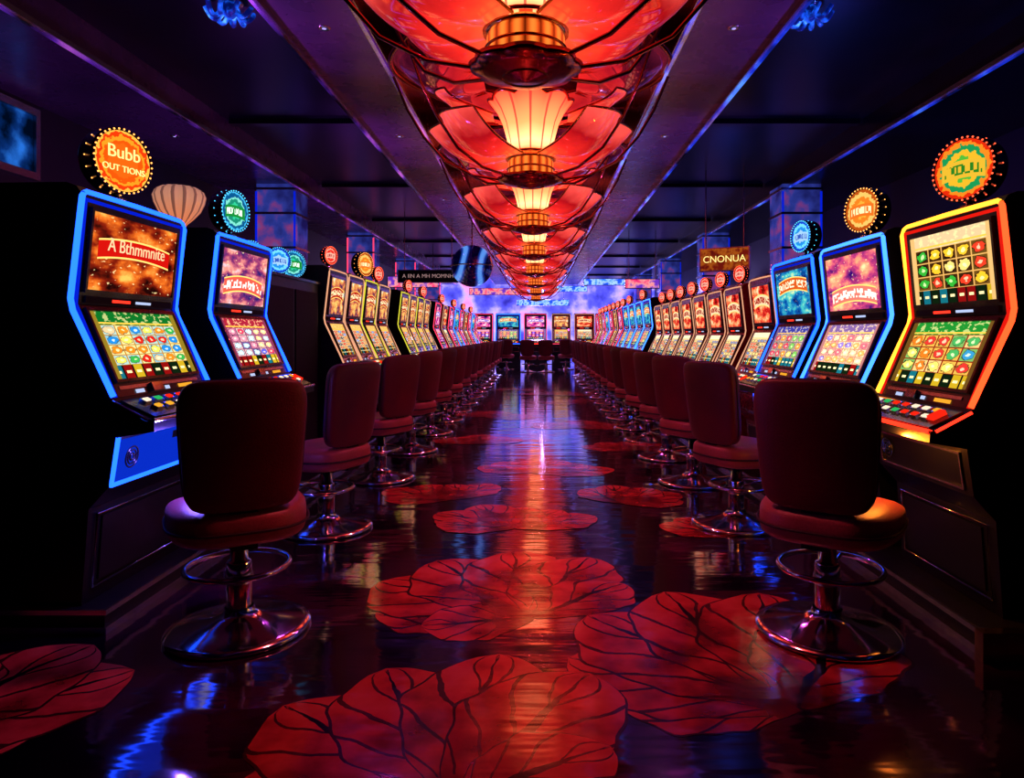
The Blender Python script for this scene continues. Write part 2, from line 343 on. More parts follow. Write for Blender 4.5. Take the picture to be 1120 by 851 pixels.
def topper(name,face,rim,rad=.15,th=.10):
    mb=MB(); n=40
    prof=[(0,-th),(rad*.9,-th),(rad*.98,-th*.92),(rad,-th*.8),(rad,-.012),(rad*1.03,-.004),(rad*1.03,.006),(rad*.97,.012),(rad*.93,.008)]
    def fn(u,v):
        r,x=prof[int(round(v*(len(prof)-1)))]; a=2*pi*u; return(x,r*math.cos(a),r*math.sin(a))
    mb.grid(fn,n,len(prof)-1,M_bez,wrap=True)
    fr=rad*.93
    pts=[(.006,fr*math.cos(2*pi*i/n),fr*math.sin(2*pi*i/n)) for i in range(n)]
    for i in range(n):
        a=pts[i];b=pts[(i+1)%n]
        mb.face([(.006,0,0),a,b],face,[(.5,.5),(.5+a[1]/fr/2,.5+a[2]/fr/2),(.5+b[1]/fr/2,.5+b[2]/fr/2)])
    for i in range(36):
        a=2*pi*i/36
        mb.sq((.012,rad*.975*math.cos(a),rad*.975*math.sin(a)),(.005,.005,.005),1,1,rim,6,4)
        if i%2==0: mb.sq((-th*.45,rad*1.0*math.cos(a),rad*1.0*math.sin(a)),(.004,.004,.004),1,1,rim,6,4)
    mb.lathe([(.05,-rad-.03),(.05,-rad-.02),(.02,-rad-.012),(.018,-rad+.01)],14,M_chrome,c=(-th/2,0))
    return mb.mesh(name)
TOP={'orange':topper('topper_orange',T['orange'],BULB,.155),'teal':topper('topper_teal',T['teal'],BULBC,.135),
'multi':topper('topper_multi',T['multi'],BULBR,.15),'gold':topper('topper_gold',T['gold'],BULB,.135),
'cyan':topper('topper_cyan',T['cyan'],BULBC,.12),'red':topper('topper_red',T['red'],BULBR,.085,.06)}
MM={
'L1':machine('slot_machine_L1',.83,Q['L1'],S['L1'],BLUE,halo=BLUEd,panel=(PANEL,BLUE)),
'L2':machine('slot_machine_L2',.83,Q['L2'],S['L2'],BLUE,halo=BLUEd,panel=(PANEL,BLUE)),
'R1':machine('slot_machine_R1',.78,S['R1u'],S['R1'],YEL,edge2=ORG,etop=YEL,halo=REDd,deckneon=RED),
'R2':machine('slot_machine_R2',.84,Q['R2'],S['R2'],CYAN,halo=BLUEd,panel=(PANEL,BLUE)),
'R3':machine('slot_machine_R3',.82,Q['R3'],S['R3'],BLUE,halo=BLUEd,panel=(PANEL,BLUE)),
'red':machine('slot_machine_red',.64,Q['red'],S['red'],WARM,body=M_bodyred,trim=M_bodyred,deckneon=PINK,r=.007),
'yel':machine('slot_machine_yel',.60,Q['yel'],S['yel'],WARM,body=M_body,trim=M_bodyred,deckneon=PINK,r=.008),
'lime':machine('slot_machine_lime',.60,Q['yel'],S['yel'],YG,body=M_body,deckneon=YG,r=.008),
'blu':machine('slot_machine_blu',.80,Q['R3'],S['R3'],CYAN,halo=BLUEd,deckneon=BLUE,r=.010),
'pink':machine('slot_machine_pink',.72,Q['pink'],S['pink'],PINK,deckneon=RED,r=.009),
}
RADS={'orange':.155,'teal':.135,'multi':.15,'gold':.135,'cyan':.12,'red':.085}
def place(kind,x,y,side,top=None,sc=1,turn=25):
    rz={'L':0,'R':pi,'B':-pi/2}[side]
    z=-.1*sc+.001 if side=='B' else .1*(1-sc)+.001
    o=obj('slot_machine',MM[kind],(x,y,z),rz,sc)
    if top:
        ang={'L':-turn,'R':turn,'B':0}[side]*pi/180
        obj('topper',TOP[top],(-.08,0,1.87+RADS[top]+.03),ang,parent=o)
    return o
m1=place('L1',-1.9,3.27,'L','orange',turn=20); place('L2',-1.9,4.48,'L','teal',turn=15)
place('R1',1.85,3.10,'R','multi',.963,turn=25); place('R2',1.85,4.07,'R','gold',.965,turn=20); place('R3',1.87,5.06,'R','cyan',.965,turn=15)
place('red',1.9,5.86,'R',None,.93)
for i in range(7): place('red',1.88,6.62+.69*i,'R','red',.91)
for i in range(4): place('blu',1.9,12.0+.95*i,'R','red' if i%2 else None)
for i,k in enumerate(['pink','yel','pink','blu','pink','red','pink']): place(k,1.92,16.1+1.0*i,'R','red')
for i,k in enumerate(['yel','yel','lime','yel']): place(k,-1.9,6.55+.66*i,'L',['red',None,'gold','red'][i])
for i,k in enumerate(['lime','yel','lime','yel']): place(k,-1.92,9.95+.68*i,'L','red' if i%2 else None)
for i,k in enumerate(['pink','red','pink','blu','pink','red','pink','blu','pink']): place(k,-1.92,13.3+1.05*i,'L','red' if i%2 else None)
for i,(x,k) in enumerate([(-3.0,'pink'),(-2.1,'pink'),(-1.1,'blu'),(-.08,'pink'),(.88,'yel'),(1.75,'red'),(2.6,'pink')]):
    place(k,x,25.6,'B',None,1.15)
def text(name,s,size,mat,loc,rot,parent,ext=.001,sx=1):
    c=bpy.data.curves.new(name,'FONT'); c.body=s; c.size=size; c.align_x='CENTER'; c.align_y='CENTER'; c.extrude=ext
    c.materials.append(mat); o=bpy.data.objects.new(name,c); COL.objects.link(o); o.location=loc; o.rotation_euler=rot; o.scale=(sx,1,1); o.parent=parent; return o
TW=neon('lettering_cream',(1,.7,.4),1.1); TO=neon('lettering_amber',(1,.8,.3),1.3); TD=neon('lettering_dim',(.8,.5,.5),.5)
text('banner_lettering','A Bthmmnite',.085,TW,(-.003,0,1.628),(pi/2+.09,0,pi/2),m1)
tp=[c for c in m1.children if c.name.startswith('topper')][0]
text('topper_lettering_1','Bubb',.085,TO,(.012,0,.035),(pi/2,0,pi/2),tp,.002)
text('topper_lettering_2','OUT TIONS',.042,TO,(.012,0,-.04),(pi/2,0,pi/2),tp,.002)

# ------------------------------------------------------------------ casino chair
def chair_mesh():
    mb=MB()
    mb.lathe([(0,.003),(.28,.003),(.287,.010),(.283,.020),(.25,.028),(.17,.042),(.10,.060),(.065,.080),(.058,.10)],48,M_chrome)
    mb.lathe([(.05,.09),(.05,.28),(.046,.29),(.036,.295),(.036,.41)],24,M_chrome)
    mb.lathe([(.053,.20),(.056,.205),(.056,.235),(.053,.24)],24,M_steel)
    ring=[(.05+.205*math.cos(a),.205*math.sin(a),.255) for a in [2*pi*i/48 for i in range(48)]]
    mb.tube(ring,.012,8,M_chrome,closed=True)
    mb.tube([(.04,0,.235),(.15,.0,.25),(.25,0,.255)],.009,8,M_chrome)
    mb.tube([(-.04,0,.235),(-.155,0,.255)],.009,8,M_chrome)
    mb.box(-.14,.14,-.12,.12,.385,.405,M_dark)
    mb.lathe([(.10,.37),(.10,.39)],20,M_dark)
    def w(x,y,z):
        return (x, y*(1-.12*max(0,-x)/.26), z+ (-.02*max(0,(x-.1))/.15 if z>0 else 0))
    mb.sq((.045,0,.47),(.285,.275,.080),.45,.58,M_vel_lit,56,22,w)
    mb.tube([(.045+.288*math.copysign(abs(math.cos(a))**.58,math.cos(a)),.277*math.copysign(abs(math.sin(a))**.58,math.sin(a))*(1-.12*max(0,-math.cos(a))),.462) for a in [2*pi*(i+.5)/56 for i in range(56)]],.006,6,M_seam,closed=True)
    def w2(x,y,z):
        t=(z+.26)/.52
        y*= .90+.13*t
        return (x -.07*t + .70*y*y, y, z)
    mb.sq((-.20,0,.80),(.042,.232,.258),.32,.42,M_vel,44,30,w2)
    pts=[]
    for i in range(56):
        a=2*pi*(i+.5)/56
        yy=.232*math.copysign(abs(math.cos(a))**.38,math.cos(a)); zz=.257*math.copysign(abs(math.sin(a))**.38,math.sin(a))
        x,y,z=w2(0,yy,zz); pts.append((-.20+x,y,.80+z))
    mb.tube(pts,.006,6,M_seam,closed=True)
    mb.box(-.20,-.12,-.05,.05,.39,.405,M_dark); mb.box(-.215,-.195,-.05,.05,.39,.60,M_dark)
    return mb.mesh('casino_chair')
CH=chair_mesh()
def chair(x,y,dx,dy): obj('casino_chair',CH,(x,y,0),math.atan2(dy,dx))
chair(-1.245,2.86,-.48,.88)
for i,y in enumerate([4.35,5.85,7.25,8.55,9.8,11.0,12.2,13.4,14.6,15.8,17.0,18.2,19.4,20.6]): chair(-1.34,y,-.90,.40+.08*math.sin(i*2))
chair(1.20,2.84,.58,.82)
for i,y in enumerate([4.45,5.70,6.85,7.95,9.0,10.05,11.1,12.2,13.3,14.4,15.6,16.8,18.,19.2,20.4]): chair(1.29,y,.88,.45+.08*math.sin(i*2))
for x in(-.32,.28): chair(x,22.5,.1,1)
chair(-1.1,24.2,0,1); chair(1.0,24.2,0,1)

# ------------------------------------------------------------------ floor
X0,X1,Y0,Y1=-4.3,4.6,-3.0,27.0
def floor_bits(g,co):
    n2=g.noise(co,9,5); n3=g.noise(co,3.2,2)
    mp=g.n('ShaderNodeMapping'); mp.inputs['Scale'].default_value=(1.0,5.5,1); g.l(co,mp.inputs[0])
    n4=g.noise(mp.outputs[0],1.0,3)
    rough=g.m('ADD',g.m('MULTIPLY',n2,.12),.02)
    b=g.m('ADD',g.m('ADD',g.m('MULTIPLY',n3,.5),g.m('MULTIPLY',n4,1.2)),g.m('MULTIPLY',n2,.05))
    return rough,b
g=G('polished_floor'); co=g.obco()
n1=g.noise(co,1.1,5)
col=g.ramp(n1,[(.35,(.002,.001,.004)),(.5,(.008,.002,.012)),(.60,(.04,.004,.03)),(.66,(.09,.008,.06)),(.75,(.02,.003,.02))])  # magenta patches in the base colour stand in for pink light
rough,b=floor_bits(g,co)
M_floor=g.prin(col,rough,0,bump=b,bs=.20,ior=2.2,spec=.5,gloss=(.26,(1,.70,.98)))
mb=MB(); mb.box(X0,X1,Y0,Y1,-.1,0,M_floor); obj('floor',mb.mesh('floor'))
g=G('floral_inlay_red'); u,v,uvv=g.uv(); co=g.obco()
wob=g.m('MULTIPLY',g.m('SUBTRACT',g.noise(co,5,3),.5),.16)
f=g.m('ABSOLUTE',g.m('SUBTRACT',g.m('ADD',u,wob),.5))
th=g.m('MULTIPLY_ADD',v,-.055,.062)
mid=g.m('LESS_THAN',f,th)
def vein(k,slope,ph,wd,lo):
    sv=g.m('ABSOLUTE',g.m('SUBTRACT',g.m('FRACT',g.m('ADD',g.m('SUBTRACT',g.m('MULTIPLY',v,k),g.m('MULTIPLY',g.m('POWER',f,.8),slope)),ph)),.5))
    return g.m('MULTIPLY',g.m('LESS_THAN',sv,wd),g.m('GREATER_THAN',v,lo))
side=vein(3.6,3.0,.2,.055,.12)
edge=g.m('GREATER_THAN',g.m('ABSOLUTE',g.m('SUBTRACT',u,.5)),.478)
line=g.m('MAXIMUM',mid,g.m('MAXIMUM',g.m('MULTIPLY',side,.85),g.m('MULTIPLY',edge,.9)))
tone=g.noise(co,5,4); tone2=g.m('ADD',g.m('MULTIPLY',tone,.75),g.m('MULTIPLY',v,.28))
red=g.ramp(tone2,[(.25,(.04,.002,.005)),(.45,(.32,.012,.014)),(.6,(.72,.06,.05)),(.9,(.95,.20,.14))])
col=g.mix(line,red,(.008,.002,.004))
rough,b=floor_bits(g,co)
M_flo=g.prin(col,g.m('ADD',rough,.04),0,bump=b,bs=.18,ior=1.7,gloss=(.12,(1,.75,.85)))
fl=MB(); zc=[.0008]
def petal(cx,cy,ang,R,W,bend=0.0):
    zc[0]+=.00003; z=zc[0]
    a0=math.radians(ang); ph=random.random()*6
    def fn(u,v):
        s=(u-.5)*2
        w=W*R*(math.sin(pi*min(1,.03+v*.97)**1.35)**.62 if v<1 else 0.0)
        w*=1+.05*math.sin(v*17+ph)+.03*math.sin(v*31+ph*2)
        la=bend*v*v*R
        X=R*v; Y=w*s+la
        return (cx+X*math.cos(a0)-Y*math.sin(a0),cy+X*math.sin(a0)+Y*math.cos(a0),z)
    fl.grid(fn,20,30,M_flo,smooth=False)
def bloom(cx,cy,lst):
    for (a,R,W,b) in lst: petal(cx,cy,a,R,W,b)
bloom(-.02,2.98,[(168,.70,.34,.1),(148,.88,.36,.05),(125,.92,.34,0),(100,.92,.33,-.05),(75,.86,.32,-.1),(48,.60,.36,-.1),(190,.48,.4,0)])
bloom(.86,2.26,[(172,.62,.34,0),(152,.82,.34,.05),(128,.98,.33,.05),(104,1.05,.30,0),(82,1.02,.30,-.05),(60,.78,.36,-.1)])
bloom(-.22,1.80,[(165,.60,.36,.1),(140,.78,.34,.05),(115,.80,.32,0),(88,.84,.32,-.05),(62,.80,.34,-.05),(35,.50,.36,-.1),(195,.4,.4,0)])
bloom(-2.1,1.95,[(20,.62,.36,.1),(42,.84,.34,0),(66,.84,.34,0),(95,.7,.34,0),(130,.6,.34,0)])
def flower(cx,cy,R,rot,n=5):
    for k in range(n):
        petal(cx,cy,rot+(k-(n-1)/2)*28,R*(.8+.3*random.random()),.34,.1*(random.random()-.5))
for(x,y,R,r,n) in [(1.1,7.3,.7,90,6),(1.25,4.2,.55,100,5),(-.65,5.1,.6,120,5),(-.05,6.1,.7,80,6),(.5,9.0,.8,90,6),(-.8,10.2,.8,60,6),(.9,12.3,.8,110,6),(-.5,15,.8,80,5),(2.0,1.2,.6,90,5),(-.15,4.35,.6,100,6),(.6,5.0,.55,60,5),(-.7,7.7,.7,90,5),(.3,13.9,.9,80,6)]:
    flower(x,y,R,r,n)
obj('floral_floor_inlay',fl.mesh('floral_floor_inlay'))

# ------------------------------------------------------------------ plinths
M_pl=simple('plinth_black',(.006,.005,.008),.45)
for nm,xa,xb,ya,xf in(('L',-3.1,-1.78,2.82,-1.78),('R',1.70,3.1,2.62,1.70)):
    mb=MB(); mb.box(xa,xb,ya,25.0,0,.10,M_pl)
    s=1 if nm=='L' else -1
    mb.box(min(xf,xf+s*.012),max(xf,xf+s*.012),ya-.012,25.0,.0,.03,M_steel)
    mb.box(min(xf,xf+s*.012),max(xf,xf+s*.012),ya-.012,25.0,.080,.10,M_steel)
    mb.box(xa,xb,ya-.012,ya,.0,.03,M_steel); mb.box(xa,xb,ya-.012,ya,.080,.10,M_steel)
    if nm=='R': mb.box(xf-.03,xf+.14,ya-.05,ya,.0,.11,M_gold)
    x0,x1=(-3.1,-2.43) if nm=='L' else (2.40,3.1)
    mb.box(x0,x1,ya+.03,24.6,.10,1.80,M_dark); mb.box(x0-.01,x1+.01,ya+.02,24.62,1.80,1.84,M_body)
    if nm=='L':
        mb.box(-2.43,-1.98,4.96,6.18,.10,1.68,M_body); mb.box(-2.43,-1.96,4.94,6.20,1.68,1.70,M_bez)
        for yy in(5.0,5.6): mb.box(-1.98,-1.972,yy,yy+.54,.2,1.6,M_dark)
    obj('machine_plinth',mb.mesh('machine_plinth_'+nm))
for i,(y,k,x) in enumerate([(5.16,'cyan',-2.16),(5.56,'cyan',-2.10),(6.0,'teal',-2.14)]):
    obj('round_lit_sign',TOP[k],(x,y,1.70+RADS[k]*.85+.03),-.7,sc=.88)
mb=MB()
g=G('shell_lamp_glass'); u,v,_=g.uv()
fl_=g.m('ABSOLUTE',g.m('SINE',g.m('MULTIPLY',u,pi*14)))
cs=g.mix(g.m('MULTIPLY',g.m('LESS_THAN',fl_,.45),.7),g.ramp(v,[(0,(.9,.25,.08)),(.5,(.6,.28,.18)),(1,(.40,.20,.17))]),(.08,.03,.03))  # dark lines painted into the glow stand in for fluting shade
M_shell=g.prin((.4,.28,.22),.35,0,emis=cs,es=.9,coat=.4)
mb.lathe([(.11,0),(.11,.015),(.06,.03),(.045,.10),(.07,.12),(.03,.135),(.03,.16)],24,M_gold)
mb.lathe([(.03,.15),(.05,.18),(.09,.22),(.13,.27),(.155,.33),(.165,.38),(.15,.42),(.11,.445),(.05,.455),(0,.458)],112,M_shell,mod=lambda r,z,a,v:(r*(1+.07*math.cos(14*a)),z))
obj('shell_table_lamp',mb.mesh('shell_table_lamp'),(-2.57,4.92,1.841))

# ------------------------------------------------------------------ ceiling
g=G('ceiling_gloss_panel'); co=g.obco()
M_ceil=g.prin(g.ramp(g.noise(co,1.2,3),[(.3,(.12,.06,.16)),(.7,(.24,.12,.30))]),g.m('MULTIPLY_ADD',g.noise(co,5,3),.2,.18),.35,spec=.6)
g=G('ceiling_dark_panel'); co=g.obco()
M_ceild=g.prin(g.ramp(g.noise(co,2,3),[(.3,(.004,.004,.012)),(.7,(.012,.010,.03))]),.3,.2)
M_rec=simple('recess_mirror',(.35,.06,.06),.10,1.0,scale=4)
M_rec2=simple('recess_side_metal',(.16,.035,.05),.25,1.0,scale=6)
mb=MB()
mb.box(-1.65,-1.09,Y0,Y1,3.2,3.8,M_ceil); mb.box(.95,1.57,Y0,Y1,3.2,3.8,M_ceil)
mb.box(-3.16,-1.65,Y0,Y1,3.42,3.8,M_ceild); mb.box(X0,-3.16,Y0,Y1,3.2,3.8,M_ceil)
mb.box(1.57,3.3,Y0,Y1,3.42,3.8,M_ceild); mb.box(3.3,X1,Y0,Y1,3.2,3.8,M_ceild)
mb.box(-1.09,.95,Y0,Y1,3.8,3.9,M_rec)
mb.box(-1.09,-1.07,Y0,Y1,3.2,3.8,M_rec2); mb.box(.93,.95,Y0,Y1,3.2,3.8,M_rec2)
obj('ceiling',mb.mesh('ceiling'))
def glintmat(name,c1,c2,es):
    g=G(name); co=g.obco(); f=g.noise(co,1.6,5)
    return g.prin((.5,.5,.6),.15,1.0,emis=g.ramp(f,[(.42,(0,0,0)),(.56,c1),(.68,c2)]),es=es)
GLINTB=glintmat('trim_glint_blue',(.01,.04,.6),(.1,.3,1),1.1); GLINTP=glintmat('trim_glint_violet',(.12,.02,.40),(.6,.15,.7),.8)  # broken emission paints blue and violet glints along the metal trims
for i,(x,mt) in enumerate([(-3.16,GLINTP),(-1.65,GLINTP),(-1.09,GLINTP),(.95,GLINTB),(1.57,GLINTB),(3.3,GLINTB)]):
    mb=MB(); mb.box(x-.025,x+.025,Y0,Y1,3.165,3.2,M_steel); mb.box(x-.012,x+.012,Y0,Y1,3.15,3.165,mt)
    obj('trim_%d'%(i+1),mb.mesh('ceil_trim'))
mb=MB()
for y in range(4,27,3):
    mb.box(-3.13,-1.68,y-.05,y+.05,3.37,3.42,M_ceild); mb.box(1.6,3.27,y-.05,y+.05,3.37,3.42,M_ceild)
    mb.box(-1.07,.93,y-.03+.6,y+.03+.6,3.74,3.8,M_copper)
obj('ceiling_cross_beams',mb.mesh('ceiling_cross_beams'))
mb=MB(); DL=neon('downlight_white',(.5,.4,1),1.2)
for y in [4.4,6.8,10,14,18]:
    for x in(-1.37,1.26,-3.6):
        mb.lathe([(.0,3.197),(.022,3.197),(.024,3.195),(.04,3.194),(.04,3.2)],14,M_steel,c=(x,y)); 
        mb.lathe([(0,3.1925),(.014,3.1925)],12,DL,c=(x,y))
obj('recessed_downlights',mb.mesh('recessed_downlights'))

# ------------------------------------------------------------------ walls
M_wall=simple('wall_dark_violet',(.014,.009,.030),.5,scale=3)
M_wallb=simple('wall_dark_blue',(.010,.014,.06),.4,scale=3)
mb=MB(); mb.box(X0-.1,X0,Y0,Y1,0,3.8,M_wall); obj('wall_left',mb.mesh('wl'))
mb=MB(); mb.box(X1,X1+.1,Y0,Y1,0,3.8,M_wallb); obj('wall_right',mb.mesh('wr'))
mb=MB(); mb.box(X0,X1,Y0-.1,Y0,0,3.8,M_dark); obj('wall_rear',mb.mesh('wb'))
g=G('far_wall_haze_glow'); co=g.obco(); 
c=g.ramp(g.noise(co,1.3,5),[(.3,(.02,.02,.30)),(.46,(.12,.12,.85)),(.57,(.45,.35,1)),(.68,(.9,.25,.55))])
M_far=g.prin((.02,.02,.08),.4,0,emis=c,es=1.5)  # wall emission stands in for the blue haze glow of the hall
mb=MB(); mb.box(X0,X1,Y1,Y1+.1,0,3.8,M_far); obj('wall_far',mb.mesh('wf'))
g=G('blue_window_pane'); co=g.obco()
M_win=g.emit(g.ramp(g.noise(co,3.5,5),[(.38,(.0,.004,.02)),(.52,(.004,.04,.2)),(.68,(.03,.2,.7))]),1.0)
mb=MB(); y=4.5; mb.box(X0,X0+.03,y,y+1.3,2.6,3.08,M_win)
for(a,b,c_,d) in((y-.05,y+1.35,2.54,2.6),(y-.05,y+1.35,3.08,3.14),(y-.05,y,2.6,3.08),(y+1.3,y+1.35,2.6,3.08),(y+.62,y+.66,2.6,3.08)):
    mb.box(X0,X0+.06,a,b,c_,d,M_steel)
obj('window_1',mb.mesh('window'))
mb=MB(); mb.box(X0,X0+.18,Y0,Y1,2.28,2.36,M_bodyred); obj('trim_7',mb.mesh('wall_ledge'))

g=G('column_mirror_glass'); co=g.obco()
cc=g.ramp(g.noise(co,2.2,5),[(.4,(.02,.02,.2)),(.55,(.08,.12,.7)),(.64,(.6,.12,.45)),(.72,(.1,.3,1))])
M_colm=g.prin((.12,.10,.25),.12,.9,emis=cc,es=.42)  # mottled emission puts a hazy blue-pink glow into the mirror glass
def column(x,y,w,sgn):
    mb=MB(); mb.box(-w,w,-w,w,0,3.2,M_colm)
    for z in(1.9,2.35,2.8,3.12): mb.box(-w-.02,w+.02,-w-.02,w+.02,z,z+.03,M_steel)
    for sx in(-1,1): mb.box(sx*w-.012,sx*w+.012,-w-.015,-w+.0,1.95,3.1,sgn)
    obj('mirrored_column',mb.mesh('mirrored_column'),(x,y,0))
for y in(9.2,13.5,18,22.5):
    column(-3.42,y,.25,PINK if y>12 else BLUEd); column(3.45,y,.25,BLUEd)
def sign(x,y,z,w,h,board,txt,tm,size,rz=0,rise=3.42):
    mb=MB(); mb.box(-w/2,w/2,0,.05,-h/2,h/2,board)
    for a,b,c_,d in((-w/2-.015,w/2+.015,h/2,h/2+.015),(-w/2-.015,w/2+.015,-h/2-.015,-h/2),(-w/2-.015,-w/2,-h/2,h/2),(w/2,w/2+.015,-h/2,h/2)):
        mb.box(a,b,-.01,.06,c_,d,M_steel)
    for sx in(-.4,.4): mb.tube([(sx*w,.02,h/2),(sx*w,.02,rise-z)],.008,6,M_steel)
    o=obj('hanging_sign',mb.mesh('hanging_sign'),(x,y,z),rz)
    if txt: text('sign_lettering',txt,size,tm,(0,-.012,0),(pi/2,0,0),o)
    return o
sign(-1.95,12.2,2.27,1.05,.20,M_dark,'A IIN A MH MOMNH',TD,.10)
def signmat(name,pal,st,sc):
    g=G(name); co=g.obco(); return g.emit(g.ramp(g.noise(co,sc,4),[(.3+.1*i,p) for i,p in enumerate(pal)]),st)
SB=signmat('sign_face_blue',[(.01,.05,.6),(.05,.25,1),(.4,.6,1),(.02,.1,.8)],1.3,5)
SP=signmat('sign_face_pink',[(.3,.01,.15),(1,.06,.25),(1,.4,.4),(.2,.05,.6)],1.0,5)
SY=signmat('sign_face_red_gold',[(.12,.01,.01),(.30,.02,.01),(.7,.18,.02),(.30,.02,.01)],.6,7)
sign(1.9,18.5,2.65,1.3,.16,SB,None,None,0); sign(1.0,25.0,2.9,1.6,.2,SB,None,None,0); sign(-1.5,24.2,2.75,1.8,.22,SP,None,None,0)
s=sign(2.45,9.0,2.22,.62,.28,SY,'CNONUA',TO,.125,rz=-.5)
sign(-3.0,16.5,2.5,1.2,.25,SP,None,None,0)
sign(2.2,14.4,2.3,.7,.18,SP,None,None,0); sign(0.2,26.2,2.45,2.0,.22,SB,None,None,0)

# ------------------------------------------------------------------ mirrored globe
g=G('blue_swirl_glass'); co=g.obco()
wv=g.n('ShaderNodeTexWave'); wv.inputs['Scale'].default_value=.9; wv.inputs['Distortion'].default_value=6; wv.inputs['Detail'].default_value=1; g.l(co,wv.inputs['Vector'])
M_globe=g.prin((.10,.12,.30),.06,.9,emis=g.ramp(wv.outputs[1],[(.45,(0,0,.02)),(.75,(.01,.06,.4)),(.95,(.15,.4,1))]),es=.8)
mb=MB(); mb.sq((0,0,0),(.35,.35,.35),1,1,M_globe,40,24); 
mb.tube([(.355*math.cos(a),.355*math.sin(a),.0) for a in [2*pi*i/40 for i in range(40)]],.012,6,M_steel,closed=True)
mb.tube([(0,0,.32),(0,0,.88)],.012,8,M_steel); mb.lathe([(.0,.83),(.07,.83),(.06,.79),(.0,.79)],16,M_steel)
obj('hanging_glass_globe',mb.mesh('hanging_glass_globe'),(-1.10,11.5,2.38),rot=(0,0,.4))

g=G('blue_crystal'); co=g.obco()
M_cry=g.prin((.02,.05,.2),.08,0,emis=g.ramp(g.noise(co,14,4),[(.45,(0,.005,.08)),(.6,(.01,.12,.8)),(.72,(.2,.6,1))]),es=1.1)
def ornament(x,y,z):
    mb=MB()
    for k in range(9):
        a=2*pi*k/9
        pts=[(.03*math.cos(a+.6*t)*(1+4*t),.03*math.sin(a+.6*t)*(1+4*t),-.02-.10*math.sin(pi*t*.9)) for t in [i/8 for i in range(9)]]
        mb.tube(pts,.016,8,M_cry)
    mb.sq((0,0,-.06),(.05,.05,.06),1,1,M_cry,16,10); mb.lathe([(0,0),(.09,0),(.08,-.02),(0,-.02)],20,M_steel)
    obj('blue_crystal_ceiling_light',mb.mesh('blue_crystal_ceiling_light'),(x,y,z))
ornament(-2.02,4.5,3.42); ornament(1.80,4.55,3.42)

# ------------------------------------------------------------------ chandeliers
g=G('glowing_shade_glass'); u,v,_=g.uv()
rib=g.m('ABSOLUTE',g.m('SINE',g.m('MULTIPLY',u,pi*12)))
cv=g.ramp(v,[(0,(1,.14,.05)),(.3,(1,.48,.22)),(.55,(1,.24,.09)),(1,(.95,.06,.03))])
M_shade=g.emit(g.mix(g.m('MULTIPLY',g.m('LESS_THAN',rib,.20),.8),cv,(.5,.02,.02)),2.5)
g=G('red_petal_glass'); u,v,_=g.uv(); co=g.obco()
cr=g.ramp(g.m('ADD',v,g.m('MULTIPLY',g.m('SUBTRACT',g.noise(co,5,3),.5),.5)),[(0,(1,.16,.05)),(.35,(.9,.035,.025)),(.7,(.42,.006,.012)),(1,(1,.12,.10))])
M_pet=g.prin((.5,.03,.04),.12,.3,emis=cr,es=1.0,coat=.8)  # emission gradient paints lamp light shining through the petals
g=G('pink_petal_glass'); u,v,_=g.uv(); co=g.obco()
cr=g.ramp(g.m('ADD',v,g.m('MULTIPLY',g.m('SUBTRACT',g.noise(co,4,3),.5),.8)),[(0,(.9,.06,.06)),(.4,(.5,.02,.06)),(.72,(.05,.002,.015)),(1,(.40,.03,.09))])
M_pet2=g.prin((.34,.05,.08),.08,.7,emis=cr,es=.36,coat=.8)  # fainter painted glow for the upper petals
g=G('amber_glass'); u,v,_=g.uv()
rib=g.m('ABSOLUTE',g.m('SINE',g.m('MULTIPLY',u,pi*16)))
M_amb=g.prin((.3,.08,.02),.2,.2,emis=g.ramp(rib,[(0,(.12,.01,.0)),(.6,(.8,.13,.015)),(1,(1,.32,.05))]),es=.95,coat=.5)
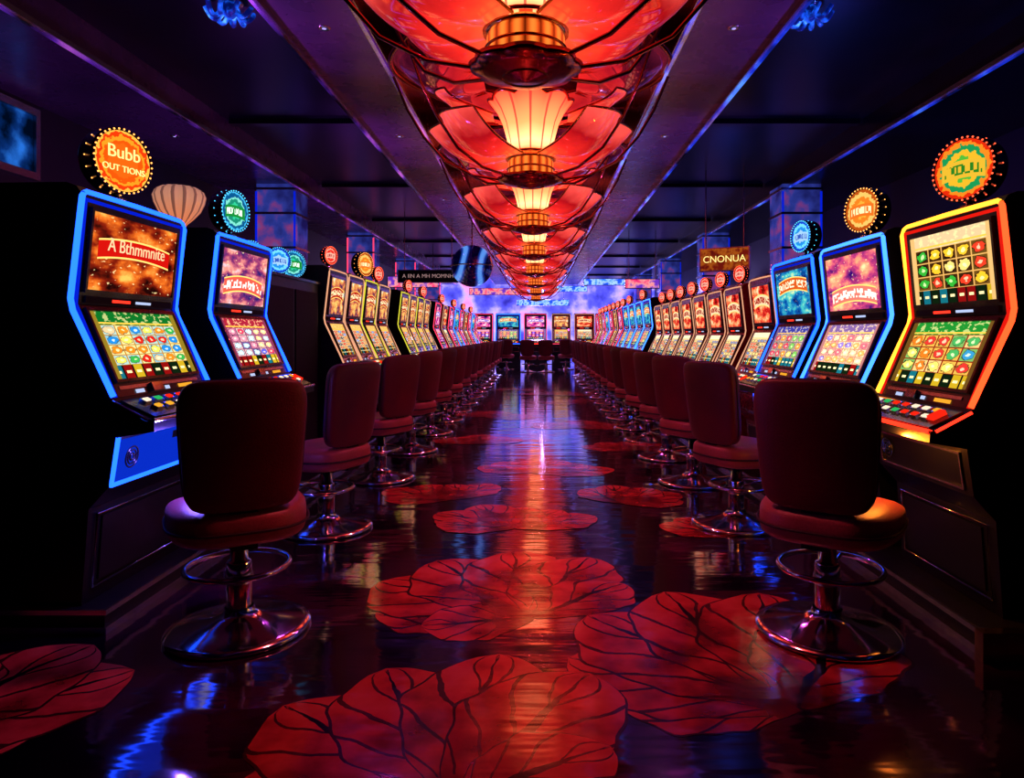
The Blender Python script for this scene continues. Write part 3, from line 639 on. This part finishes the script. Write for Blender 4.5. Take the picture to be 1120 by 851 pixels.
def chandelier_mesh():
    mb=MB()
    def md(r,z,a,v): return (r*(1+.07*v*abs(math.cos(4*a))),z+.03*v*abs(math.cos(4*a)))
    mb.lathe([(.145,2.59),(.155,2.62),(.170,2.69),(.195,2.79),(.235,2.88),(.285,2.95)],96,M_shade,mod=md)
    mb.lathe([(.288,2.945),(.300,2.96),(.288,2.97)],96,M_gold,mod=lambda r,z,a,v:(r*(1+.07*abs(math.cos(4*a))),z+.03*abs(math.cos(4*a))))
    mb.lathe([(.18,2.575),(.185,2.59),(.15,2.605)],32,M_gold)
    mb.lathe([(.10,2.36),(.10,2.60)],24,M_gold)
    def petals(angs,r0,r1,z0,z1,arch,up,wid,mat,rimmat,cup=.05,rr_=.008):
        for ad in angs:
            a0=math.radians(ad)
            def P(u,v):
                s=(u-.5)*2
                rr=r0+(r1-r0)*v*(1-.22*s*s*v)
                wd=wid*(.35+.75*math.sin(pi*min(1,v*.62+.1)))*s
                z=z0+(z1-z0)*v - arch*math.sin(pi*v) + up*v**4 + cup*s*s*math.sin(pi*v*.9)
                return (rr*math.cos(a0)-wd*math.sin(a0),rr*math.sin(a0)+wd*math.cos(a0),z)
            mb.grid(P,10,12,mat)
            edge=[P(0,i/12) for i in range(13)]+[P(i/10,1) for i in range(1,11)]+[P(1,1-i/12) for i in range(1,13)]
            mb.tube(edge,rr_,6,rimmat)
    side=(0,180,38,142,-38,-142)
    petals(side,.15,.74,2.56,2.66,.08,.10,.19,M_pet,M_gold,.06)
    petals((0,180,55,125),.27,.70,2.86,2.98,-.05,.06,.19,M_pet,M_copper,-.07)
    petals((0,60,120,180,240,300),.34,1.0,3.12,3.16,.08,.10,.36,M_pet2,M_copper,.06,.012)
    mb.lathe([(.155,2.555),(.165,2.53),(.165,2.43),(.15,2.40)],64,M_amb)
    mb.lathe([(.15,2.405),(.19,2.40),(.215,2.41),(.225,2.42),(.215,2.395),(.17,2.38),(.10,2.365),(.05,2.355),(.0,2.345)],96,M_copper,mod=lambda r,z,a,v:(r*(1+.08*abs(math.cos(4*a))*(1 if r>.17 else 0)),z))
    mb.lathe([(.165,2.475),(.176,2.48),(.165,2.49)],40,M_gold); mb.lathe([(.157,2.545),(.185,2.553),(.157,2.56)],40,M_gold)
    for ad in side:
        a=math.radians(ad)
        mb.tube([(r*math.cos(a),r*math.sin(a),z) for r,z in[(.21,2.41),(.42,2.44),(.62,2.54),(.78,2.72),(.90,2.92),(1.0,3.16)]],.010,8,M_copper)
    mb.lathe([(.03,2.6),(.03,3.3),(.06,3.36),(.14,3.42),(.16,3.5),(.05,3.6),(.05,3.86)],24,M_copper)
    for R_,z in((.96,3.22),(.62,3.26)):
        mb.tube([(R_*(1+.05*abs(math.cos(3*a)))*math.cos(a),R_*(1+.05*abs(math.cos(3*a)))*math.sin(a),z) for a in [2*pi*i/96 for i in range(96)]],.020,8,M_copper,closed=True)
    mb.lathe([(.10,3.45),(.45,3.42),(.75,3.36),(.90,3.30)],64,M_rec,mod=lambda r,z,a,v:(r*(1+.05*v*abs(math.cos(4*a))),z))
    return mb.mesh('chandelier')
CM=chandelier_mesh()
def light(kind,name,loc,col,en,size=.1,rot=(0,0,0),spot=None,parent=None,blend=.6):
    l=bpy.data.lights.new(name,kind); l.color=col; l.energy=en
    l.shadow_soft_size=size
    if spot: l.spot_size=math.radians(spot); l.spot_blend=blend
    o=bpy.data.objects.new(name,l); COL.objects.link(o); o.location=loc; o.rotation_euler=rot
    if parent: o.parent=parent
    return o
for i,y in enumerate([2.9,5.0,7.35,9.9,12.8,15.8,18.9,22.2]):
    c=obj('chandelier',CM,(-.05,y,-.05),0)
    light('POINT','lamp_bulb',(0,.0,3.06),(1,.20,.16),18,.04,parent=c)
    light('SPOT','floor_fill_spot',(0,0,2.33),(1,.15,.19),62 if i<1 else 58,.05,spot=105,parent=c)  # added spot to throw pink light on the floor

# ------------------------------------------------------------------ practical and added fill lights
for y in(3.6,6.5,10,14,18,22):
    light('SPOT','ceiling_fill_violet',(-2.75,y,1.90),(.50,.10,1),26,.08,rot=(pi,-.25,0),spot=150)  # unseen fill light added to tint the ceiling violet
    light('SPOT','ceiling_fill_blue',(2.75,y,1.90),(.05,.12,1),38,.08,rot=(pi,.25,0),spot=150)  # unseen fill, added for a blue ceiling on the right
    light('SPOT','soffit_fill_violet',(-2.55,y+.6,1.92),(.62,.14,1),80,.06,rot=(pi,.70,0),spot=70)  # added and unseen, throws violet onto the left soffit
    light('SPOT','soffit_fill_violet',(2.55,y+.6,1.92),(.45,.15,1),80,.06,rot=(pi,-.70,0),spot=70)  # matching added spot for the right soffit
for y in(6,10,14,19,24):
    light('SPOT','ceiling_spot_magenta',(-1.37,y,3.17),(.75,.07,.75),42,.05,spot=120)
    light('SPOT','ceiling_spot_magenta',(1.26,y,3.17),(.75,.07,.55),42,.05,spot=120)
light('POINT','far_hall_lamp',(0,24.0,2.9),(.5,.4,1),200,.2)
light('POINT','seat_fill_blue',(-1.56,3.0,.79),(.22,.14,1),11,.02)  # added to light the near left seat, no fitting modelled
light('POINT','seat_fill_amber',(1.52,2.95,.79),(1,.30,.03),8,.02)  # added amber light for the near right seat

w=bpy.data.worlds.new('night'); scene.world=w; w.use_nodes=True
w.node_tree.nodes['Background'].inputs[0].default_value=(.02,.015,.06,1); w.node_tree.nodes['Background'].inputs[1].default_value=.2

# ------------------------------------------------------------------ camera
cam=bpy.data.cameras.new('camera'); co_=bpy.data.objects.new('camera',cam); COL.objects.link(co_)
co_.location=(0,0,1.23); co_.rotation_euler=(pi/2,0,0)
cam.sensor_width=36; cam.lens=36*750/1120; cam.shift_x=-28/1120; cam.shift_y=-59.5/1120; cam.clip_start=.05
scene.camera=co_
scene.view_settings.view_transform='Standard'
scene.view_settings.look='None'
scene.view_settings.gamma=.86
scene.view_settings.exposure=.12
